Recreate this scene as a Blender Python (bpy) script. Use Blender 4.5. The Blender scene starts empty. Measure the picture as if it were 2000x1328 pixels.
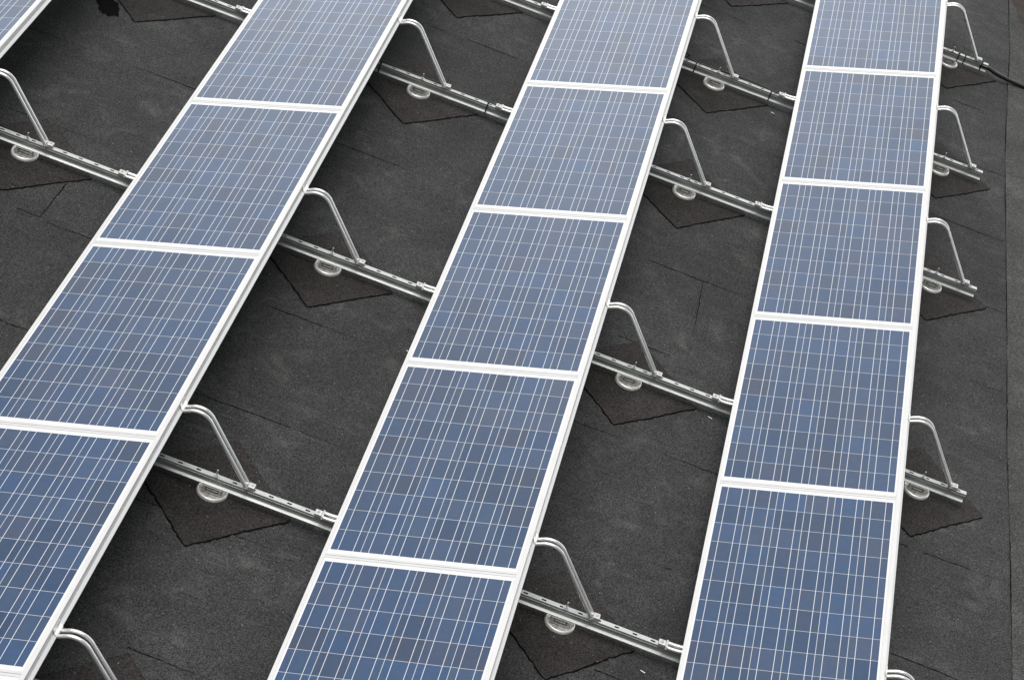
import bpy, math, random
from mathutils import Vector, Matrix
random.seed(11)
R = math.radians
S = bpy.context.scene
COL = S.collection

# ------------------------------------------------------------------ camera
cd = bpy.data.cameras.new('camera')
cam = bpy.data.objects.new('camera', cd)
COL.objects.link(cam)
cam.location = (0.4238, -10.886, 7.3375)
cam.rotation_euler = (0.8923, -0.2866, 0.2164)
cd.sensor_width = 36.0
cd.lens = 36.0 * 4075.4 / 2000.0
cd.clip_start = 0.1
cd.clip_end = 500
S.camera = cam

# ------------------------------------------------------------------ sky and soft overcast sun
SUN_EL, SUN_AZ = R(76), R(190)          # azimuth measured from +X, counter-clockwise: light comes from high up, a little from -X
CLOUD_HI, CLOUD_LO = 5.5, 24.5          # cloud radiance overhead and near the horizon (sky texture units)
w = bpy.data.worlds.new('World')
S.world = w
w.use_nodes = True
nt = w.node_tree
bg = nt.nodes['Background']
sky = nt.nodes.new('ShaderNodeTexSky')
sky.sky_type = 'NISHITA'
sky.sun_disc = False
sky.sun_elevation = SUN_EL
sky.sun_rotation = R(90) - SUN_AZ
sky.dust_density = 4.0
sky.air_density = 1.0
hsv = nt.nodes.new('ShaderNodeHueSaturation')
hsv.inputs['Saturation'].default_value = 0.3
nt.links.new(sky.outputs['Color'], hsv.inputs['Color'])
# thin cloud over the blue: soft patches, whiter and brighter towards the horizon
tcw = nt.nodes.new('ShaderNodeTexCoord')
nzw = nt.nodes.new('ShaderNodeTexNoise'); nzw.inputs['Scale'].default_value = 2.2; nzw.inputs['Detail'].default_value = 5
nt.links.new(tcw.outputs['Generated'], nzw.inputs['Vector'])
sx = nt.nodes.new('ShaderNodeSeparateXYZ'); nt.links.new(tcw.outputs['Generated'], sx.inputs[0])
low = nt.nodes.new('ShaderNodeMapRange'); nt.links.new(sx.outputs[2], low.inputs[0])
low.interpolation_type = 'SMOOTHSTEP'
low.inputs[1].default_value = 0.62; low.inputs[2].default_value = 0.25; low.inputs[3].default_value = CLOUD_HI; low.inputs[4].default_value = CLOUD_LO
cr = nt.nodes.new('ShaderNodeMapRange'); nt.links.new(nzw.outputs['Fac'], cr.inputs[0])
cr.inputs[1].default_value = 0.35; cr.inputs[2].default_value = 0.65; cr.inputs[3].default_value = 0.8; cr.inputs[4].default_value = 1.15
side = nt.nodes.new('ShaderNodeMapRange'); sdot = nt.nodes.new('ShaderNodeVectorMath'); sdot.operation = 'DOT_PRODUCT'; sdot.inputs[1].default_value = (0.37, 0.93, 0); nt.links.new(tcw.outputs['Generated'], sdot.inputs[0])
nt.links.new(sdot.outputs['Value'], side.inputs[0]); side.interpolation_type = 'SMOOTHSTEP'   # the bright bank of cloud lies beyond the roof (+Y)
side.inputs[1].default_value = 0.34; side.inputs[2].default_value = 0.7; side.inputs[3].default_value = 0.06; side.inputs[4].default_value = 1.0
mb_ = nt.nodes.new('ShaderNodeMath'); mb_.operation = 'MULTIPLY'; nt.links.new(low.outputs[0], mb_.inputs[0]); nt.links.new(side.outputs[0], mb_.inputs[1])
mu = nt.nodes.new('ShaderNodeMath'); mu.operation = 'MULTIPLY'; nt.links.new(mb_.outputs[0], mu.inputs[0]); nt.links.new(cr.outputs[0], mu.inputs[1])
cl = nt.nodes.new('ShaderNodeVectorMath'); cl.operation = 'SCALE'; cl.inputs[0].default_value = (0.97, 0.99, 1.0); nt.links.new(mu.outputs[0], cl.inputs['Scale'])
mx = nt.nodes.new('ShaderNodeMix'); mx.data_type = 'RGBA'; mx.inputs[0].default_value = 0.65
nt.links.new(hsv.outputs['Color'], mx.inputs[6]); nt.links.new(cl.outputs[0], mx.inputs[7])
nt.links.new(mx.outputs[2], bg.inputs['Color'])
bg.inputs['Strength'].default_value = 0.055
sd = bpy.data.lights.new('sun', 'SUN')
sd.energy = 1.5
sd.angle = R(58)
sd.color = (1.0, 0.985, 0.96)
sun = bpy.data.objects.new('sun', sd)
COL.objects.link(sun)
sv = Vector((math.cos(SUN_EL) * math.cos(SUN_AZ), math.cos(SUN_EL) * math.sin(SUN_AZ), math.sin(SUN_EL)))
sun.rotation_euler = sv.to_track_quat('Z', 'Y').to_euler()
vs = S.view_settings
vs.view_transform = 'Standard'
vs.look = 'None'
vs.gamma = 1
vs.use_curve_mapping = False
vs.exposure = 1.3

# ------------------------------------------------------------------ helpers
class MB:
    def __init__(self): self.v, self.f = [], []
    def add(self, vs, fs):
        b = len(self.v); self.v += [tuple(p) for p in vs]; self.f += [tuple(b + i for i in q) for q in fs]
    def box(self, x0, x1, y0, y1, z0, z1):
        self.add([(x0,y0,z0),(x1,y0,z0),(x1,y1,z0),(x0,y1,z0),(x0,y0,z1),(x1,y0,z1),(x1,y1,z1),(x0,y1,z1)],
                 [(3,2,1,0),(4,5,6,7),(0,1,5,4),(1,2,6,5),(2,3,7,6),(3,0,4,7)])
    def prism_y(self, sec, y0, y1):      # sec: list of (x,z) going round; extruded along y
        n = len(sec)
        self.add([(x, y0, z) for x, z in sec] + [(x, y1, z) for x, z in sec],
                 [(i, (i+1) % n, n + (i+1) % n, n + i) for i in range(n)] + [tuple(range(n))[::-1], tuple(range(n, 2*n))])
    def prism_x(self, sec, x0, x1):      # sec: list of (y,z)
        n = len(sec)
        self.add([(x0, y, z) for y, z in sec] + [(x1, y, z) for y, z in sec],
                 [(i, (i+1) % n, n + (i+1) % n, n + i) for i in range(n)] + [tuple(range(n))[::-1], tuple(range(n, 2*n))])
    def tube(self, pts, r, n=12, caps=True):
        pts = [Vector(p) for p in pts]; rings = []
        up = Vector((0, 1, 0))
        t0 = (pts[1] - pts[0]).normalized()
        if abs(t0.dot(up)) > 0.9: up = Vector((1, 0, 0))
        for i, p in enumerate(pts):
            t = (pts[min(i+1, len(pts)-1)] - pts[max(i-1, 0)]).normalized()
            a = (up - t * up.dot(t)).normalized(); b = t.cross(a); up = a
            rr = r[i] if isinstance(r, (list, tuple)) else r
            rings.append([p + (a * math.cos(2*math.pi*k/n) + b * math.sin(2*math.pi*k/n)) * rr for k in range(n)])
        vs = [q for ring in rings for q in ring]; fs = []
        for i in range(len(pts) - 1):
            for k in range(n):
                fs.append((i*n+k, i*n+(k+1) % n, (i+1)*n+(k+1) % n, (i+1)*n+k))
        if caps: fs += [tuple(range(n))[::-1], tuple(range((len(pts)-1)*n, len(pts)*n))]
        self.add(vs, fs)
    def lathe(self, prof, n=40, c=(0, 0, 0)):   # prof: (r,z)
        vs, fs = [], []
        for r, z in prof:
            for k in range(n): vs.append((c[0] + r*math.cos(2*math.pi*k/n), c[1] + r*math.sin(2*math.pi*k/n), c[2] + z))
        for i in range(len(prof) - 1):
            for k in range(n): fs.append((i*n+k, i*n+(k+1) % n, (i+1)*n+(k+1) % n, (i+1)*n+k))
        fs += [tuple(range(n))[::-1], tuple(range((len(prof)-1)*n, len(prof)*n))]
        self.add(vs, fs)
    def build(self, name, mat, parent=None, smooth=False, bevel=0):
        me = bpy.data.meshes.new(name); me.from_pydata(self.v, [], self.f); me.update()
        if smooth:
            me.polygons.foreach_set('use_smooth', [True] * len(me.polygons))
            me.set_sharp_from_angle(angle=R(40))
        me.materials.append(mat)
        o = bpy.data.objects.new(name, me); COL.objects.link(o)
        if parent: o.parent = parent
        if bevel:
            m = o.modifiers.new('bevel', 'BEVEL'); m.width = bevel; m.segments = 2; m.limit_method = 'ANGLE'; m.angle_limit = R(50)
        return o

def tag(o, label=None, cat=None, group=None, kind=None):
    if label: o['label'] = label
    if cat: o['category'] = cat
    if group: o['group'] = group
    if kind: o['kind'] = kind
    return o
def thing(name, loc, label, cat, group=None, rot=(0, 0, 0)):
    o = bpy.data.objects.new(name, None); COL.objects.link(o)
    o.location = loc; o.rotation_euler = rot; o.empty_display_size = 0.05
    return tag(o, label, cat, group)
def copy_thing(src, loc, label):
    r = src.copy(); COL.objects.link(r); r.location = loc; r['label'] = label
    for ch in src.children:
        c = ch.copy(); COL.objects.link(c); c.parent = r
        for g in ch.children:
            d = g.copy(); COL.objects.link(d); d.parent = c
    return r

# ------------------------------------------------------------------ materials
def newmat(name):
    m = bpy.data.materials.new(name); m.use_nodes = True
    return m, m.node_tree, m.node_tree.nodes['Principled BSDF']
class NG:                                   # tiny node-graph helper
    def __init__(self, nt): self.nt = nt
    def n(self, t, **kw):
        x = self.nt.nodes.new(t)
        for k, v in kw.items(): setattr(x, k, v)
        return x
    def l(self, a, b): self.nt.links.new(a, b)
    def val(self, sock, v):
        if hasattr(v, 'links') or isinstance(v, bpy.types.NodeSocket): self.l(v, sock)
        else: sock.default_value = v
    def m(self, op, a, b=0.0, c=0.0):
        x = self.n('ShaderNodeMath', operation=op)
        self.val(x.inputs[0], a); self.val(x.inputs[1], b); self.val(x.inputs[2], c)
        return x.outputs[0]
    def mix(self, f, a, b):
        x = self.n('ShaderNodeMix', data_type='RGBA')
        self.val(x.inputs[0], f)
        for s, v in ((x.inputs[6], a), (x.inputs[7], b)):
            if isinstance(v, bpy.types.NodeSocket): self.l(v, s)
            else: s.default_value = (*v, 1)
        return x.outputs[2]
    def noise(self, vec, scale, detail=2, rough=0.5, dist=0.0):
        x = self.n('ShaderNodeTexNoise'); self.l(vec, x.inputs['Vector'])
        x.inputs['Scale'].default_value = scale; x.inputs['Detail'].default_value = detail
        x.inputs['Roughness'].default_value = rough; x.inputs['Distortion'].default_value = dist
        return x.outputs['Fac']
    def ramp(self, f, lo, hi, a=0.0, b=1.0):
        x = self.n('ShaderNodeMapRange'); self.l(f, x.inputs[0])
        x.inputs[1].default_value = lo; x.inputs[2].default_value = hi; x.inputs[3].default_value = a; x.inputs[4].default_value = b
        return x.outputs[0]
    def scale_vec(self, vec, s):
        x = self.n('ShaderNodeMapping'); self.l(vec, x.inputs[0]); x.inputs['Scale'].default_value = s
        return x.outputs[0]

def felt_material(name, dark, light, seed, dust=1.0):
    m, nt, bs = newmat(name); g = NG(nt)
    geo = g.n('ShaderNodeNewGeometry'); mp = g.n('ShaderNodeMapping'); g.l(geo.outputs['Position'], mp.inputs[0])
    mp.inputs['Location'].default_value = (seed, seed * 0.7, 0); P = mp.outputs[0]
    grain = g.noise(P, 150, 2, 0.7)
    grain2 = g.noise(P, 62, 2, 0.6)
    big = g.noise(P, 1.6, 4, 0.6, 0.6)
    cloud = g.noise(P, 5.5, 4, 0.62, 0.8)
    streak = g.noise(g.scale_vec(P, (0.9, 9, 1)), 2.2, 4, 0.6, 0.3)
    gr = g.m('ADD', g.m('MULTIPLY', g.ramp(grain, 0.38, 0.62), 0.72), g.m('MULTIPLY', g.ramp(grain2, 0.34, 0.66), 0.28))
    gv = g.n('ShaderNodeTexVoronoi'); g.l(P, gv.inputs['Vector']); gv.inputs['Scale'].default_value = 200
    gs = g.n('ShaderNodeSeparateColor'); g.l(gv.outputs['Color'], gs.inputs[0])
    gran = g.m('MULTIPLY', gs.outputs[0], gs.outputs[1])              # mineral granules, a few of them pale
    gr = g.m('ADD', g.m('MULTIPLY', gr, 0.6), g.m('MULTIPLY', gran, 0.8))
    base = g.mix(gr, dark, light)
    # pale dust rubbed into the felt
    d = g.m('MULTIPLY', g.ramp(cloud, 0.52, 0.78), g.ramp(big, 0.42, 0.62))
    d2 = g.m('MULTIPLY', g.ramp(streak, 0.58, 0.8), 0.5)
    dd = g.m('MULTIPLY', g.m('ADD', d, d2), g.m('MULTIPLY', g.ramp(grain, 0.3, 0.7, 0.35, 1.0), 0.55 * dust))
    base = g.mix(dd, base, (0.135, 0.134, 0.126))
    base = g.mix(g.ramp(big, 0.35, 0.7, 0.0, 0.35), base, g.mix(gr, tuple(c*1.25 for c in dark), tuple(c*1.35 for c in light)))
    sy = g.n('ShaderNodeSeparateXYZ'); g.l(geo.outputs['Position'], sy.inputs[0])
    sheet = g.m('FLOOR', g.m('DIVIDE', g.m('ADD', sy.outputs[1], 0.475), 0.925))
    wn = g.n('ShaderNodeTexWhiteNoise', noise_dimensions='1D'); g.l(g.m('ADD', sheet, seed), wn.inputs['W'])
    pond = g.noise(P, 0.9, 5, 0.65, 1.2)
    tone = g.m('MULTIPLY', g.ramp(wn.outputs['Value'], 0, 1, 0.90, 1.08), g.m('MULTIPLY', g.ramp(pond, 0.38, 0.62, 0.84, 1.12), g.ramp(cloud, 0.3, 0.7, 0.9, 1.1)))
    hv = g.n('ShaderNodeHueSaturation'); g.l(base, hv.inputs['Color']); g.l(tone, hv.inputs['Value']); base = hv.outputs[0]
    # pale scuffs where boots and rails dragged across
    sv_ = g.n('ShaderNodeTexVoronoi'); g.l(g.scale_vec(P, (0.8, 1.6, 1)), sv_.inputs['Vector']); sv_.inputs['Scale'].default_value = 1.7
    wob = g.noise(P, 9, 3, 0.6)
    ss = g.n('ShaderNodeSeparateColor'); g.l(sv_.outputs['Color'], ss.inputs[0])
    gate = g.ramp(ss.outputs[0], 0.55, 0.95)
    scuff = g.m('MULTIPLY', gate, g.m('MULTIPLY', g.ramp(g.m('ADD', sv_.outputs['Distance'], g.m('MULTIPLY', wob, 0.22)), 0.26, 0.14), g.m('MULTIPLY', g.ramp(grain, 0.3, 0.7, 0.25, 1.0), 0.42 * dust)))
    base = g.mix(scuff, base, (0.15, 0.149, 0.14))
    # sparse bright grit
    vo = g.n('ShaderNodeTexVoronoi'); g.l(P, vo.inputs['Vector']); vo.inputs['Scale'].default_value = 32
    sep = g.n('ShaderNodeSeparateColor'); g.l(vo.outputs['Color'], sep.inputs[0])
    sp = g.m('MULTIPLY', g.m('LESS_THAN', vo.outputs['Distance'], 0.09), g.m('GREATER_THAN', sep.outputs[0], 0.86))
    base = g.mix(g.m('MULTIPLY', sp, 0.75), base, (0.3, 0.29, 0.26))
    g.l(base, bs.inputs['Base Color'])
    bs.inputs['Roughness'].default_value = 0.75
    bs.inputs['Specular IOR Level'].default_value = 0.12
    bp = g.n('ShaderNodeBump'); bp.inputs['Strength'].default_value = 0.5; bp.inputs['Distance'].default_value = 0.004
    g.l(g.m('ADD', grain, g.m('MULTIPLY', cloud, 1.5)), bp.inputs['Height']); g.l(bp.outputs[0], bs.inputs['Normal'])
    return m

def plain(name, col, rough, metal=0.0, var=0.12, vscale=18, spec=0.5, bump=0.0, stretch=(1, 1, 1)):
    m, nt, bs = newmat(name); g = NG(nt)
    tc = g.n('ShaderNodeTexCoord'); P = g.scale_vec(tc.outputs['Object'], stretch)
    nz = g.noise(P, vscale, 4, 0.6)
    lo = tuple(c * (1 - var) for c in col); hi = tuple(min(1, c * (1 + var)) for c in col)
    g.l(g.mix(g.ramp(nz, 0.3, 0.7), lo, hi), bs.inputs['Base Color'])
    g.l(g.ramp(nz, 0.3, 0.7, max(0.05, rough - 0.08), min(1, rough + 0.08)), bs.inputs['Roughness'])
    bs.inputs['Metallic'].default_value = metal
    bs.inputs['Specular IOR Level'].default_value = spec
    if bump:
        bp = g.n('ShaderNodeBump'); bp.inputs['Strength'].default_value = bump; bp.inputs['Distance'].default_value = 0.001
        g.l(nz, bp.inputs['Height']); g.l(bp.outputs[0], bs.inputs['Normal'])
    return m

M_ROOF = felt_material('roofing_felt', (0.0015, 0.0016, 0.0017), (0.064, 0.0655, 0.0655), 3.1)
M_PATCH = felt_material('brown_felt', (0.0015, 0.0014, 0.0013), (0.049, 0.0445, 0.0425), 8.4, 0.25)
M_STRIP = felt_material('roof_strip_felt', (0.004, 0.004, 0.004), (0.092, 0.093, 0.091), 29.0, 1.3)
M_BITUMEN = plain('bitumen', (0.0022, 0.0022, 0.0023), 0.8, 0, 0.4, 60, 0.05)
M_PROFILE = plain('white_aluminium', (0.60, 0.60, 0.595), 0.42, 0.15, 0.03, 6, 0.4)
M_FRAME = plain('anodised_frame', (0.575, 0.575, 0.575), 0.4, 0.15, 0.03, 8, 0.4)
M_RAIL = plain('galvanised_steel', (0.50, 0.52, 0.50), 0.38, 0.35, 0.1, 30, 0.5, 0.0, (0.3, 1, 1))
M_TUBE = plain('aluminium_tube', (0.66, 0.66, 0.645), 0.3, 0.6, 0.03, 14, 0.5, 0.0)
M_CAST = plain('cast_aluminium', (0.78, 0.775, 0.75), 0.36, 0.4, 0.22, 34, 0.4, 0.3)
M_BRACKET = plain('grey_bracket', (0.36, 0.355, 0.335), 0.5, 0.3, 0.2, 40, 0.4)
M_CLAMP = plain('dull_clamp', (0.56, 0.555, 0.54), 0.42, 0.4, 0.2, 60, 0.4)
M_DISH = plain('dirty_dish', (0.46, 0.45, 0.42), 0.42, 0.35, 0.45, 30, 0.3)
M_BOLT = plain('zinc_bolt', (0.62, 0.64, 0.65), 0.3, 0.85, 0.12, 90)
M_DARK = plain('slot_shade', (0.004, 0.004, 0.004), 0.9, 0, 0.2, 40, 0.0)
M_CABLE = plain('black_cable', (0.012, 0.012, 0.013), 0.45, 0, 0.2, 40, 0.4)
M_WIRE = plain('earth_wire', (0.22, 0.24, 0.03), 0.5, 0, 0.35, 60, 0.4)
M_CHIP = plain('pale_scrap', (0.72, 0.7, 0.66), 0.6, 0, 0.1, 60)
M_RED = plain('red_chalk', (0.17, 0.035, 0.05), 0.9, 0, 0.4, 120)
M_RUST = felt_material('brown_dirt', (0.012, 0.0095, 0.008), (0.06, 0.048, 0.038), 17.0, 0.8)

W, L = 0.951, 1.587                 # cell field of one module
def panel_material():
    m, nt, bs = newmat('solar_laminate'); g = NG(nt)
    tc = g.n('ShaderNodeTexCoord'); xyz = g.n('ShaderNodeSeparateXYZ'); g.l(tc.outputs['Object'], xyz.inputs[0])
    x, y = xyz.outputs[0], xyz.outputs[1]
    px = 0.159
    cx, cy = g.m('FLOOR', g.m('DIVIDE', x, px)), g.m('FLOOR', g.m('DIVIDE', y, px))
    fx = g.m('SUBTRACT', x, g.m('MULTIPLY', cx, px)); fy = g.m('SUBTRACT', y, g.m('MULTIPLY', cy, px))
    def AND(a, b): return g.m('MULTIPLY', a, b)
    inside = AND(AND(g.m('GREATER_THAN', x, 0.0), g.m('LESS_THAN', x, W)), AND(g.m('GREATER_THAN', y, 0.0), g.m('LESS_THAN', y, L)))
    cell = AND(AND(g.m('LESS_THAN', fx, 0.1561), g.m('LESS_THAN', fy, 0.1565)), inside)
    b1 = g.m('LESS_THAN', g.m('ABSOLUTE', g.m('SUBTRACT', fx, 0.0385)), 0.00155)
    b2 = g.m('LESS_THAN', g.m('ABSOLUTE', g.m('SUBTRACT', fx, 0.1175)), 0.00155)
    bus = AND(g.m('MAXIMUM', b1, b2), inside)
    oi = g.n('ShaderNodeObjectInfo')
    comb = g.n('ShaderNodeCombineXYZ'); g.l(cx, comb.inputs[0]); g.l(cy, comb.inputs[1]); g.l(g.m('MULTIPLY', oi.outputs['Random'], 91.0), comb.inputs[2])
    wn = g.n('ShaderNodeTexWhiteNoise', noise_dimensions='3D'); g.l(comb.outputs[0], wn.inputs['Vector'])
    sc = g.n('ShaderNodeSeparateColor'); g.l(wn.outputs['Color'], sc.inputs[0])
    # crystal flakes, shifted from cell to cell and from module to module
    off = g.n('ShaderNodeVectorMath', operation='SCALE'); g.l(wn.outputs['Color'], off.inputs[0]); off.inputs['Scale'].default_value = 9.0
    pos = g.n('ShaderNodeVectorMath', operation='ADD'); g.l(tc.outputs['Object'], pos.inputs[0]); g.l(off.outputs[0], pos.inputs[1])
    vo = g.n('ShaderNodeTexVoronoi'); g.l(pos.outputs[0], vo.inputs['Vector']); vo.inputs['Scale'].default_value = 42
    vs_ = g.n('ShaderNodeSeparateColor'); g.l(vo.outputs['Color'], vs_.inputs[0])
    soft = g.noise(pos.outputs[0], 11, 3, 0.6)
    A, B, Cc = (0.031, 0.066, 0.138), (0.041, 0.067, 0.117), (0.056, 0.063, 0.092)
    col = g.mix(g.ramp(sc.outputs[0], 0.0, 1.0), A, B)
    col = g.mix(g.m('MULTIPLY', g.ramp(sc.outputs[1], 0.5, 1.0), 0.6), col, Cc)
    col = g.mix(g.m('MULTIPLY', g.ramp(soft, 0.42, 0.66), 0.45), col, (0.042, 0.060, 0.100))
    col = g.mix(g.ramp(vs_.outputs[0], 0.0, 1.0, 0.0, 0.4), col, (0.018, 0.054, 0.138))
    hv = g.n('ShaderNodeHueSaturation'); g.l(col, hv.inputs['Color']); g.l(g.ramp(sc.outputs[2], 0, 1, 0.86, 1.14), hv.inputs['Value'])
    col = g.mix(bus, hv.outputs[0], (0.56, 0.58, 0.62))
    col = g.mix(g.m('MAXIMUM', cell, g.m('MULTIPLY', inside, 0.28)), (0.66, 0.665, 0.68), col)
    g.l(col, bs.inputs['Base Color'])
    bs.inputs['Roughness'].default_value = 0.6
    bs.inputs['Specular IOR Level'].default_value = 0.15
    bs.inputs['Coat Weight'].default_value = 1.0
    dirt = g.noise(tc.outputs['Object'], 3.0, 4, 0.6)
    g.l(g.ramp(dirt, 0.3, 0.7, 0.06, 0.12), bs.inputs['Coat Roughness'])
    bs.inputs['Coat IOR'].default_value = 1.5
    return m
M_PANEL = panel_material()

# ------------------------------------------------------------------ layout (metres; z = 0 at the lower corner of the cells)
TH = 0.3376
ROOF = -0.195
RTOP = -0.079
HG = 0.0461
PITCH = L + 2 * HG
ROWX = {'A': -3.8787, 'B': -1.8947, 'C': 0.0, 'D': 1.8876}
ROWY = {'A': 0.093, 'B': 0.023, 'C': 0.0, 'D': -0.022}          # a joint between two modules
ROWN = {'A': 'far left row', 'B': 'left row', 'C': 'middle row', 'D': 'right row'}
RAILY = {-1: -4.679, 0: -3.0105, 1: -0.861, 2: 1.375, 3: 2.958, 4: 4.690}
SKEW = -0.006
def rail_y(k, x): return RAILY[k] + SKEW * x
def zdeg(): return math.atan(SKEW)

# ------------------------------------------------------------------ roof: felt lengths with seams
def roof():
    mb = MB()
    mb.add([(-60, -60, ROOF), (60, -60, ROOF), (60, 60, ROOF), (-60, 60, ROOF)], [(0, 1, 2, 3)])
    tag(mb.build('roof', M_ROOF), kind='structure')
    rnd = random.Random(5)
    def ribbon(mb, p0, p1, w0, w1, amp, gap=0.0, step=0.012):
        p0, p1 = Vector(p0), Vector(p1); d = p1 - p0; n = max(2, int(d.length / step)); t = d.normalized(); s = Vector((-t.y, t.x))
        ph = [rnd.uniform(0, 6.28) for _ in range(4)]; off = 0; on = True; last = None; left = rnd.uniform(0.1, 0.6)
        for i in range(n + 1):
            q = i / n; a = q * d.length
            off = amp * (0.6*math.sin(a*2.3+ph[0]) + 0.4*math.sin(a*9.1+ph[1]) + 0.35*math.sin(a*37+ph[2]) + rnd.uniform(-.3, .3))
            wd = max(0.0004, rnd.uniform(w0, w1) * (0.55 + 0.45*math.sin(a*5.3+ph[3])))
            left -= step
            if left < 0:
                on = not on if gap else True
                left = rnd.uniform(0.15, 0.8) if on else rnd.uniform(0.05, 0.5) * gap
            c = p0 + d * q + s * off
            cur = ((c + s*wd/2), (c - s*wd/2))
            if last and on:
                mb.add([(last[0].x, last[0].y, ROOF+.0022), (last[1].x, last[1].y, ROOF+.0022), (cur[1].x, cur[1].y, ROOF+.0022), (cur[0].x, cur[0].y, ROOF+.0022)], [(0, 1, 2, 3)])
            last = cur
    mb = MB()
    for y in (-5.15, -4.213, -3.262, -2.345, -1.408, -0.475, 0.44, 1.37, 2.281, 3.2, 4.09, 5.02, 5.95):
        if y == -0.475:
            ribbon(mb, (1.1, y, ), (1.56, y), .003, .009, .006, 0.4)
            ribbon(mb, (1.556, -.475), (1.54, .425), .003, .006, .004, 0.9)
            ribbon(mb, (-2.9, y), (-1.9, y), .002, .006, .004, 1.2)
            continue
        dy = rnd.uniform(-.02, .02) if y < 4 else .0
        ribbon(mb, (-5.5, y), (0.9, y + dy * 0.3), .003, .008, .006, 0.45)
        ribbon(mb, (0.9, y + rnd.uniform(-.02, .02)), (3.62 if y > 0 else 3.68, y - .015), .003, .008, .007, 0.6)
    ribbon(mb, (1.02, 4.11), (1.5, 4.06), .012, .03, .008, 0.5)
    # cut corner of an old repair near the far left row
    ribbon(mb, (-2.307, -.993), (-2.312, -1.38), .004, .009, .006)
    ribbon(mb, (-2.312, -1.38), (-2.457, -1.38), .003, .008, .006)
    tag(mb.build('roof_seams', M_BITUMEN), kind='structure')
    mb = MB()                                   # the length seam beyond the right row
    pts = [(3.50, 9.0), (3.585, 5.3), (3.578, 3.55), (3.628, 1.44), (3.66, -.17), (3.70, -1.24), (3.725, -2.21), (3.78, -6)]
    for a, b in zip(pts, pts[1:]): ribbon(mb, a, b, .004, .009, .004)
    tag(mb.build('roof_edge_seam', M_BITUMEN), kind='structure')
    mb = MB()                                   # next felt length, lapped over the seam
    q = [(3.47, 20)] + [(a + .004 + rnd.uniform(-.003, .003), b) for (a0, b0), (a1, b1) in zip(pts, pts[1:]) for k in range(24) for a, b in [(a0 + (a1-a0)*k/24, b0 + (b1-b0)*k/24)]] + [(3.9, -20)]
    n = len(q)
    mb.add([(x, y, ROOF+.0035) for x, y in q] + [(x + 1.1, y, ROOF+.0035) for x, y in q] + [(x, y, ROOF) for x, y in q],
           [(i+1, i, n+i, n+i+1) for i in range(n-1)] + [(i, i+1, 2*n+i+1, 2*n+i) for i in range(n-1)])
    tag(mb.build('roof_edge_strip', M_STRIP), kind='structure')
roof()

# ------------------------------------------------------------------ thick bitumen lap and dirt shapes
def blob(name, mat, cx, cy, rx, ry, rot, z, seed, n=48, rough=.25):
    rnd = random.Random(seed); mb = MB(); ph = [rnd.uniform(0, 6.28) for _ in range(5)]
    vs = [(cx, cy, z)]
    for k in range(n):
        a = 2*math.pi*k/n
        q = 1 + rough*(.5*math.sin(2*a+ph[0]) + .4*math.sin(3*a+ph[1]) + .25*math.sin(7*a+ph[2]) + .2*math.sin(13*a+ph[3])) + rnd.uniform(-.05, .05)
        px, py = rx*q*math.cos(a), ry*q*math.sin(a)
        vs.append((cx + px*math.cos(rot) - py*math.sin(rot), cy + px*math.sin(rot) + py*math.cos(rot), z))
    mb.add(vs, [(0, 1+k, 1+(k+1) % n) for k in range(n)])
    return mb.build(name, mat)
tag(blob('dirt_stain', M_RUST, 3.76, 6.12, .13, .5, .2, ROOF+.0055, 4), kind='structure')

# ------------------------------------------------------------------ brown felt patches under the feet
def make_patch(side, seed):
    rnd = random.Random(seed); h = side/2; pts = []
    N = 34
    for e in range(4):
        a = Vector(((-h, -h), (h, -h), (h, h), (-h, h))[e]); b = Vector(((h, -h), (h, h), (-h, h), (-h, -h))[e])
        t = (b-a).normalized(); s = Vector((t.y, -t.x)); ph = rnd.uniform(0, 6.28); ph2 = rnd.uniform(0, 6.28)
        for i in range(N):
            q = i/N; o = .0022*math.sin(q*9+ph) + .0016*math.sin(q*41+ph2) + rnd.uniform(-.0026, .0026)
            p = a + (b-a)*q + s*o
            pts.append(p)
    n = len(pts)
    top, mid = MB(), MB()
    zt = .0055
    top.add([(p.x, p.y, zt) for p in pts] + [(p.x, p.y, .0005) for p in pts], [tuple(range(n))] + [(i, n+i, n+(i+1) % n, (i+1) % n) for i in range(n)])
    # squeezed-out bitumen and gap shadow coloured as one dark rim, wide along the two edges that face the camera (edges 3 and 0), thin on the others
    out, inn = [], []
    for i, p in enumerate(pts):
        e = i // N
        wd = rnd.uniform(.004, .011) if e in (0, 3) else rnd.uniform(.0, .004)
        nrm = Vector(((0, -1), (1, 0), (0, 1), (-1, 0))[e])
        out.append(p + nrm*wd); inn.append(p - nrm*.004)
    mid.add([(p.x, p.y, .0042) for p in out] + [(p.x, p.y, .0042) for p in inn], [(i, (i+1) % n, n+(i+1) % n, n+i) for i in range(n)])
    return top, mid
PATCH = {}
def patch(x, y, label, side=.61, seed=1):
    t = thing('felt_patch', (x, y, ROOF), label, 'roof patch', 'brown felt patches under the feet', (0, 0, R(45) + random.uniform(-.03, .03)))
    a, b = make_patch(side, seed)
    a.build('felt_sheet', M_PATCH, t); b.build('bitumen_shade_rim', M_BITUMEN, t)
    return t

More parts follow.
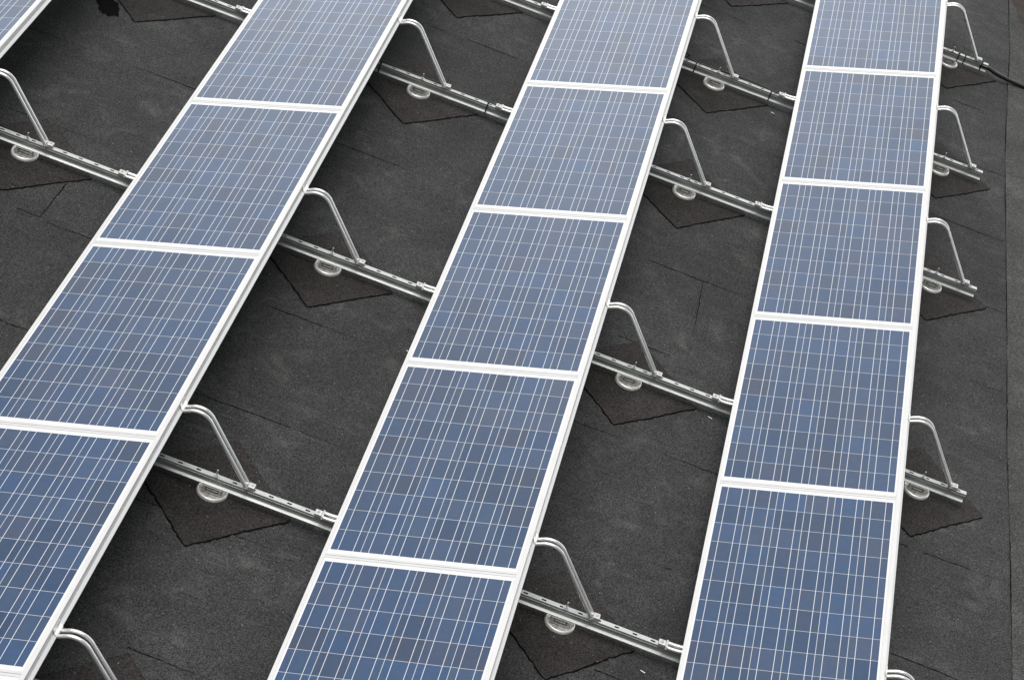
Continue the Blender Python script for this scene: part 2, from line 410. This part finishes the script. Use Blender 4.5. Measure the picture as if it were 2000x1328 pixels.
# ------------------------------------------------------------------ panels
def make_panel(loc, label):
    t = thing('solar_panel', loc, label, 'solar panel', 'solar panels in the tilted rows', (0, -TH, 0))
    mb = MB(); e = .0448
    mb.add([(-.02, -e+.014, 0), (W+.02, -e+.014, 0), (W+.02, L+e-.014, 0), (-.02, L+e-.014, 0)], [(0, 1, 2, 3)])
    mb.add([(-.02, -e+.014, -.006), (W+.02, -e+.014, -.006), (W+.02, L+e-.014, -.006), (-.02, L+e-.014, -.006)], [(3, 2, 1, 0)])
    mb.build('cell_laminate', M_PANEL, t)
    for s in (0, 1):
        f = MB()
        y0 = -e if s == 0 else L + e
        d = 1 if s == 0 else -1
        sec = [(y0, -.038), (y0, .0022), (y0 + d*.0165, .0022), (y0 + d*.0165, .0004), (y0 + d*.003, -.008), (y0 + d*.003, -.035), (y0 + d*.02, -.035), (y0 + d*.02, -.038)]
        if d < 0: sec = sec[::-1]
        f.prism_x(sec, -.0125, W + .0125)
        f.build('end_frame', M_FRAME, t)
    return t
PROTO = None
NTH = ('cut off by the top edge', 'second from the top', 'third from the top', 'fourth from the top', 'cut off by the bottom edge')
OUT = ('just beyond the top edge of the photo',)
POSN = {'A': OUT + ('cut off by the top left corner',), 'B': OUT + NTH[:3] + ('cut off by the left edge', 'barely entering the bottom left corner'), 'C': OUT + NTH, 'D': NTH}
COUNT = {'A': (2, 1), 'B': (6, 2), 'C': (6, 3), 'D': (5, 3)}      # (modules, joints above the reference joint)
YR = {}
for r in 'ABCD':
    n, up = COUNT[r]
    for i in range(n):
        ytop = ROWY[r] + up*PITCH - i*PITCH
        lab = 'blue solar panel of the %s, %s' % (ROWN[r], POSN[r][i])
        loc = (ROWX[r], ytop - PITCH + HG, 0)
        if PROTO is None: PROTO = make_panel(loc, lab)
        else: copy_thing(PROTO, loc, lab)
    YR[r] = (ROWY[r] + (up-n)*PITCH - .02, ROWY[r] + up*PITCH + .02)

# ------------------------------------------------------------------ long edge profiles
LOW = [(-.031, -.044), (-.033, -.040), (-.033, -.026), (-.030, -.024), (-.030, -.018), (-.0325, -.030), (-.0325, .0028), (-.0315, .0038), (-.0125, .0038), (-.0118, .003), (-.0118, .0005), (-.026, -.008), (-.026, -.038), (0.0, -.040), (0.0, -.044)]
def U(a): return W + a
HIGH = [(U(-.005), -.05), (U(.046), -.05), (U(.0475), -.0485), (U(.0475), -.045), (U(.0465), -.0435), (U(.0355), -.030), (U(.0305), -.0285), (U(.0305), -.0215), (U(.0365), -.0200), (U(.0365), -.0182), (U(.0305), -.0168), (U(.0305), -.0075), (U(.0375), -.0055),
        (U(.0375), .0035), (U(.0362), .0045), (U(.0135), .0045), (U(.0125), .0035), (U(.0125), .0005), (U(.026), -.008), (U(.026), -.042), (U(-.005), -.045)]
for r in 'ABCD':
    y0, y1 = YR[r]
    for nm, sec, lab in (('lower', LOW, 'long white aluminium profile along the low left edge of the %s'), ('upper', HIGH, 'grooved white aluminium profile along the raised right edge of the %s')):
        if r == 'A' and nm == 'lower': continue
        mb = MB(); mb.prism_y(sec[::-1], y0, y1)
        o = mb.build('edge_profile', M_PROFILE, None)
        o.location = (ROWX[r], 0, 0); o.rotation_euler = (0, -TH, 0)
        tag(o, lab % ROWN[r], 'profile', 'edge profiles of the panel rows')

# ------------------------------------------------------------------ slotted rails across the rows
RX0, RX1 = -4.9, 3.362
def make_rail():
    mb = MB(); z = 0.0
    sec = [(0, 0), (-.030, 0), (-.030, -.0035), (-.0255, -.0055), (-.0245, -.0145), (-.029, -.0165), (-.029, -.0195), (-.0215, -.0235), (-.0205, -.052), (-.034, -.060), (-.0345, -.064), (0, -.064)]
    n = len(sec); vs = [(RX0, y, q) for y, q in sec] + [(RX1, y, q) for y, q in sec]
    mb.add(vs, [(i, (i+1) % n, n+(i+1) % n, n+i)[::-1] for i in range(1, n)] + [tuple(range(n)), tuple(range(n, 2*n))[::-1]])
    # top plate with real slots
    ya, yb = -.0205, -.0100; hl = .0125; xs = []
    k = math.ceil((RX0 + .03 - .0115)/.1)
    while .1*k + .0115 < RX1 - .02: xs.append(.1*k + .0115); k += 1
    mb.add([(RX0, -.030, 0), (RX1, -.030, 0), (RX1, ya, 0), (RX0, ya, 0)], [(0, 1, 2, 3)])
    mb.add([(RX0, yb, 0), (RX1, yb, 0), (RX1, 0, 0), (RX0, 0, 0)], [(0, 1, 2, 3)])
    cur = RX0
    for x in xs + [None]:
        e = RX1 if x is None else x - hl
        mb.add([(cur, ya, 0), (e, ya, 0), (e, yb, 0), (cur, yb, 0)], [(0, 1, 2, 3)])
        if x is None: break
        mb.add([(x-hl, ya, 0), (x+hl, ya, 0), (x+hl, yb, 0), (x-hl, yb, 0), (x-hl, ya, -.030), (x+hl, ya, -.030), (x+hl, yb, -.030), (x-hl, yb, -.030)],
               [(0, 4, 5, 1), (1, 5, 6, 2), (2, 6, 7, 3), (3, 7, 4, 0), (4, 7, 6, 5)])
        cur = x + hl
    base = len(mb.f)
    o = mb.build('mounting_rail', M_RAIL)
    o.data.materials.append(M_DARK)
    # near-black colour inside each slot stands for the shade behind the plate
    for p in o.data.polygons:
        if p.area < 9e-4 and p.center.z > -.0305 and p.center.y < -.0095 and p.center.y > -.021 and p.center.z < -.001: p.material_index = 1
    return o
RAILNAME = {-1: 'slotted galvanised rail across the bottom left corner, nearest of all rails', 0: 'slotted galvanised rail nearest the bottom edge, ending beyond the lower photo edge',
            1: 'slotted galvanised rail crossing the photo from left edge to right edge', 2: 'slotted galvanised rail with one black cable, crossing between second rows of panels',
            3: 'slotted galvanised rail with tied cable between middle and right rows', 4: 'slotted galvanised rail in the top right corner carrying the thick black cable'}
rail0 = None
for k in (1, 0, 2, 3, 4, -1):
    if rail0 is None: rail0 = make_rail(); o = rail0
    else: o = rail0.copy(); COL.objects.link(o)
    o.location = (0, RAILY[k], RTOP); o.rotation_euler = (0, 0, zdeg())
    tag(o, RAILNAME[k], 'rail', 'slotted rails crossing under the panel rows')

# ------------------------------------------------------------------ round feet
def make_foot(loc, label):
    t = thing('round_foot', loc, label, 'mounting foot', 'round feet carrying the rails')
    h = RTOP - .064 - ROOF - .0056
    mb = MB()
    prof = [(.0665, .002), (.0685, .010), (.0715, .0155), (.0755, .0175), (.0795, .0155), (.0825, .010), (.0835, 0)][::-1]
    n = 48; vs = [(r_*math.cos(2*math.pi*k/n), r_*math.sin(2*math.pi*k/n), z_) for r_, z_ in prof for k in range(n)]
    mb.add(vs, [(i*n+k, i*n+(k+1) % n, (i+1)*n+(k+1) % n, (i+1)*n+k) for i in range(len(prof)-1) for k in range(n)])
    mb.build('base_rim', M_CAST, t, True)
    mb = MB(); mb.lathe([(0.0, .0048), (.050, .0046), (.060, .0038), (.0668, .0036), (.0668, 0)][::-1], 48); mb.build('base_dish', M_DISH, t, True)
    mb = MB()                                  # upright: two cheeks and a bridge, a window between them
    mb.box(-.056, .056, -.030, .018, .0085, .0115)
    mb.box(-.052, -.036, -.028, .016, .0115, h-.004); mb.box(.036, .052, -.028, .016, .0115, h-.004); mb.box(-.02, .02, -.012, .012, .0046, .013)
    mb.box(-.052, .052, -.028, .016, h-.004, h-.0005)
    mb.box(-.036, .036, .010, .014, .0115, h-.004)
    mb.build('bracket', M_BRACKET, t, bevel=.0015)
    mb = MB(); mb.box(-.033, .033, -.020, -.010, .019, .030); mb.build('clamp_bar', M_BOLT, t, bevel=.002)
    zt = RTOP - ROOF - .0056
    mb = MB(); mb.tube([(0, 0, .03), (0, 0, zt + .043)], .0045, 10); mb.build('stud', M_BOLT, t, True)
    mb = MB(); mb.lathe([(.017, zt+.0004), (.017, zt+.0034), (.0045, zt+.0034)], 24); mb.lathe([(.0088, zt+.0034), (.0088, zt+.0105), (.0045, zt+.011)], 6); mb.build('nut', M_BOLT, t)
    return t
FEETPX = {('A', 1): -2.629, ('B', -1): -.69, ('B', 0): -.691, ('B', 1): -.688, ('B', 2): -.685, ('B', 3): -.68, ('C', 0): 1.232, ('C', 1): 1.24, ('C', 2): 1.262, ('C', 3): 1.262, ('C', 4): 1.25,
          ('D', 1): 3.086, ('D', 2): 3.066, ('D', 3): 3.055, ('D', 4): 3.055, ('A', 2): -2.60}
FLAB = {('A', 1): 'beside the far left row, at the left edge of the photo', ('B', 0): 'between left and middle rows, lowest one in that gap', ('B', 1): 'between left and middle rows, halfway up that gap',
        ('B', 2): 'between left and middle rows, highest one in that gap', ('C', 0): 'between middle and right rows, lowest one in that gap', ('C', 1): 'between middle and right rows, second from the bottom in that gap',
        ('C', 2): 'between middle and right rows, third from the bottom in that gap', ('C', 3): 'between middle and right rows, highest one in that gap', ('D', 1): 'half hidden by the right row, nearest the bottom',
        ('D', 2): 'half hidden by the right row, second from the bottom', ('D', 3): 'half hidden by the right row, third from the bottom', ('D', 4): 'half hidden by the right row, in the top right corner'}
PLAB = {('A', 1): 'at the left edge of the photo under a rail and foot', ('A', 2): 'at the top left edge with black bitumen smeared beside it', ('B', -1): 'in the bottom left corner behind a bent tube', ('B', 0): 'under the lowest foot between left and middle rows',
        ('B', 1): 'under the middle foot between left and middle rows', ('B', 2): 'under the highest foot between left and middle rows', ('B', 3): 'cut by the top edge between left and middle rows',
        ('C', 0): 'under the lowest foot between middle and right rows', ('C', 1): 'under the second lowest foot between middle and right rows', ('C', 2): 'under the third lowest foot between middle and right rows',
        ('C', 3): 'under the highest foot between middle and right rows', ('C', 4): 'cut by the top edge between middle and right rows', ('D', 1): 'under the lowest foot right of the right row',
        ('D', 2): 'under the second lowest foot right of the right row', ('D', 3): 'under the third lowest foot right of the right row', ('D', 4): 'under the foot in the top right corner'}
foot0 = None
for i, (key, x) in enumerate(FEETPX.items()):
    y = rail_y(key[1], x) - .0155; zf = ROOF + .0056
    patch(x, y, 'brown diamond felt patch ' + PLAB[key], .585 + .05*random.random(), 20+i)
    if key in FLAB:
        lab = 'round white metal foot ' + FLAB[key]
        if foot0 is None: foot0 = make_foot((x, y, zf), lab)
        else: copy_thing(foot0, (x, y, zf), lab)
tag(blob('bitumen_smear', M_BITUMEN, -2.83, 1.03, .07, .16, .5, ROOF+.0028, 9), 'black bitumen smear beside the brown patch at the top left', 'bitumen smear')

# ------------------------------------------------------------------ bent tube supports
def fillet(p0, pc, p1, tl, n=12):
    p0, pc, p1 = Vector(p0), Vector(pc), Vector(p1); a = (p0-pc).normalized(); b = (p1-pc).normalized()
    s, e = pc + a*tl, pc + b*tl
    half = a.angle(b)/2; r = tl*math.tan(half); c = pc + (a+b).normalized()*(tl/math.cos(half)); out = []
    v0, v1 = s-c, e-c; ang = v0.angle(v1)
    for i in range(n+1):
        q = i/n; out.append(c + (v0*math.sin((1-q)*ang) + v1*math.sin(q*ang))/math.sin(ang))
    return out
def make_support(loc, label):
    t = thing('panel_support', loc, label, 'panel support', 'bent twin tube supports holding up the panels')
    z0 = -RTOP                                     # local z = 0 on top of the rail
    sl = math.tan(TH); cc = -.0612/math.cos(TH)
    for s in (1, -1):
        y = s*.0178
        P = [(-.112, y, .0125), (-.085, y, .0125)]
        f1 = fillet((-.085, y, .0125), (-.048, y, .0125), (.1, y, .1*sl + cc + z0), .03, 5)
        top = (1.0613, y, .332 + z0); end = (1.374, y, .006)
        f2 = [Vector((.45, y, .45*sl+cc+z0)), Vector((.94, y, .94*sl+cc+z0))] + fillet((.94, y, .94*sl+cc+z0), top, end, .078, 14)
        mb = MB(); mb.tube([Vector(p) for p in P] + f1 + f2 + [f2[-1].lerp(Vector(end), q/6) for q in range(1, 7)], .0103, 14)
        mb.build('bent_tube', M_TUBE, t, True)
    def uw(u, q): return (u*math.cos(TH) - q*math.sin(TH), u*math.sin(TH) + q*math.cos(TH) + z0)
    mb = MB()                                      # plate hooked over the grooves of the upper edge profile
    mb.prism_y([uw(*p) for p in ((W+.0385, -.0065), (W+.0405, -.0065), (W+.0405, -.028), (W+.0495, -.044), (W+.0495, -.0525), (W+.0485, -.0525), (W+.0485, -.045), (W+.0385, -.0285))], -.034, .038)
    mb.build('edge_clip', M_CAST, t)
    mb = MB()                                      # rear clamp
    mb.box(1.376, 1.412, -.017, .021, .0006, .024); mb.box(1.352, 1.376, -.0065, .0065, .0006, .03)
    mb.build('rear_clamp', M_CLAMP, t, bevel=.003)
    mb = MB(); mb.tube([(1.366, -.036, .012), (1.366, .03, .012)], .0055, 10); mb.tube([(1.394, .002, .02), (1.394, .002, .030)], .008, 6); mb.build('clamp_bolt', M_BOLT, t)
    mb = MB()                                      # front clamp
    mb.box(-.150, -.112, -.016, .022, .0006, .022); mb.box(-.112, -.100, -.028, .028, .0006, .026)
    mb.build('front_clamp', M_CLAMP, t, bevel=.003)
    mb = MB(); mb.tube([(-.106, -.036, .012), (-.106, .034, .012)], .0055, 10); mb.tube([(-.132, .003, .018), (-.132, .003, .028)], .008, 6); mb.build('clamp_bolt', M_BOLT, t)
    return t
SLAB = {('A', 1): 'far left row, at the left edge of the photo', ('B', -1): 'left row, bending down in the bottom left corner', ('B', 0): 'left row, second bend from the bottom', ('B', 1): 'left row, third bend from the bottom',
        ('B', 2): 'left row, bend nearest the top edge', ('C', 0): 'middle row, bend nearest the bottom', ('C', 1): 'middle row, second bend from the bottom', ('C', 2): 'middle row, third bend from the bottom', ('C', 3): 'middle row, bend nearest the top edge',
        ('D', 0): 'right row, cut off by the bottom edge', ('D', 1): 'right row, lowest complete bend', ('D', 2): 'right row, second complete bend from the bottom', ('D', 3): 'right row, third complete bend from the bottom', ('D', 4): 'right row, in the top right corner'}
sup0 = None
for (r, k), lab in SLAB.items():
    loc = (ROWX[r], rail_y(k, ROWX[r] + .9) - .0155, RTOP)
    lab = 'bent twin tube support of the ' + lab
    if sup0 is None: sup0 = make_support(loc, lab)
    else: copy_thing(sup0, loc, lab)

# ------------------------------------------------------------------ cables, ties and scraps
def smooth_path(pts, n=10):
    pts = [Vector(p) for p in pts]; out = []
    for i in range(len(pts)-1):
        p0, p1, p2, p3 = pts[max(i-1, 0)], pts[i], pts[i+1], pts[min(i+2, len(pts)-1)]
        for j in range(n):
            t = j/n
            out.append(.5*((2*p1) + (p2-p0)*t + (2*p0-5*p1+4*p2-p3)*t*t + (3*p1-p0-3*p2+p3)*t**3))
    return out + [pts[-1]]
def cable(name, pts, r, mat, label, cat):
    mb = MB(); mb.tube(smooth_path(pts), r, 10)
    return tag(mb.build(name, mat, None, True), label, cat)
ry = rail_y
cable('black_cable', [(-1.9, ry(2, -1.9)-.02, RTOP-.03), (-1.2, ry(2, -1.2)+.012, RTOP+.002), (-.95, ry(2, -.95)+.007, RTOP+.004), (-.8, ry(2, -.8)+.006, RTOP+.001), (-.5, ry(2, -.5)+.007, RTOP+.003), (-.2, ry(2, -.2)+.006, RTOP), (-.02, ry(2, 0)-.004, RTOP+.006), (.5, ry(2, .5)+.012, RTOP-.02), (1.0, ry(2, 1)+.012, RTOP-.04)], .0055, M_CABLE,
      'thin black cable laid along the rail between left and middle rows', 'cable')
cable('black_cable', [(.3, ry(3, .3)+.02, RTOP-.01), (.95, ry(3, .95)+.03, RTOP+.035), (1.02, ry(3, 1.02)+.012, RTOP+.006), (1.2, ry(3, 1.2)+.008, RTOP+.002), (1.45, ry(3, 1.45)+.014, RTOP+.012), (1.65, ry(3, 1.65)+.008, RTOP+.004), (1.74, ry(3, 1.74)-.002, RTOP+.005), (1.9, ry(3, 1.9)+.004, RTOP+.004), (2.6, ry(3, 2.6)+.012, RTOP-.02)], .006, M_CABLE,
      'thin black cable tied along the upper rail between middle and right rows', 'cable')
cable('black_cable', [(3.30, ry(4, 3.3)-.012, RTOP-.030), (3.38, ry(4, 3.38)-.013, RTOP-.032), (3.47, ry(4, 3.47)-.012, RTOP-.055), (3.65, 4.70, ROOF+.024), (3.9, 4.72, ROOF+.019), (4.5, 4.78, ROOF+.019), (5.4, 4.8, ROOF+.019)], .0165, M_CABLE,
      'thick black cable leaving the rail end in the top right corner', 'cable')
cable('earth_wire', [(2.84, 4.80, .26), (2.873, 4.79, .17), (2.893, 4.76, .07), (2.925, 4.72, -.02), (2.925, 4.70, -.07), (2.91, 4.69, -.1)], .0028, M_WIRE,
      'thin yellow green wire hanging behind the right row in the top right corner', 'wire')
def tie(k, x, label, r=1.0, out=0.0):
    mb = MB(); g = .0035
    sec = [(.004, .004), (-.033-out, .004), (-.0385-out, -.02), (-.0385-out, -.045), (-.037, -.0675), (.004, -.0675)]
    n = len(sec); wd = .0042*r
    a = [(-wd, y, z) for y, z in sec] + [(wd, y, z) for y, z in sec]
    cy, cz = -.0165, -.032
    b = [(p[0], cy + (p[1]-cy)*.93, cz + (p[2]-cz)*.955) for p in a]
    mb.add(a + b, [(i, (i+1) % n, n+(i+1) % n, n+i) for i in range(n)] + [(2*n+i, 3*n+i, 3*n+(i+1) % n, 2*n+(i+1) % n) for i in range(n)]
           + [(i, 2*n+i, 2*n+(i+1) % n, (i+1) % n) for i in range(n)] + [(n+i, n+(i+1) % n, 3*n+(i+1) % n, 3*n+i) for i in range(n)])
    mb.box(-.005, .005, -.018, -.008, .0035, .0095); mb.box(.004, .0065, -.016, -.010, .0045, .028)
    o = mb.build('cable_tie', M_CABLE); o.location = (x, ry(k, x), RTOP); o.rotation_euler = (0, 0, zdeg())
    tag(o, label, 'cable tie', 'black cable ties around the rails')
tie(2, -.985, 'black cable tie on the rail just right of the left row')
tie(2, -.205, 'black cable tie on the rail just left of the middle row')
tie(3, 1.085, 'black cable tie on the upper rail just right of the middle row')
tie(3, 1.68, 'black cable tie on the upper rail just left of the right row')
tie(4, 3.11, 'black cable tie between foot and tube on the top right rail', 1, .002)
tie(4, 3.165, 'black cable tie closest left of the tube on the top right rail', 1, .002)
tie(4, 3.31, 'black cable tie nearest the end of the top right rail', 1.1, .002)
for (x, y, a, lab) in ((-.044, -1.353, -.45, 'white scrap lying beside the left edge of the middle row'), (1.773, -.891-.04, -.3, 'white scrap just below the middle rail near the right row'), (1.713, -3.034-.12, -.3, 'white scrap just below the bottom rail near the right row'), (1.744, 2.902-.05, -.2, 'white scrap just below the upper rail near the right row')):
    mb = MB(); mb.box(-.014, .014, -.0028, .0028, 0, .002); o = mb.build('scrap', M_CHIP, None, bevel=.001)
    o.location = (x, y, ROOF+.0005); o.rotation_euler = (0, .02, a); tag(o, lab, 'scrap', 'white scraps on the roof')
mb = MB()
for cx_, cy_, rr in ((3.648, .965, .012), (3.662, .945, .013), (3.655, .925, .010)):
    mb.tube([(cx_ + rr*math.cos(a*.5), cy_ + rr*1.2*math.sin(a*.5), ROOF+.0015) for a in range(0, 11)], .0016, 6)
tag(mb.build('chalk_mark', M_RED), 'small red chalk scribble on the roof near the right edge', 'chalk mark')
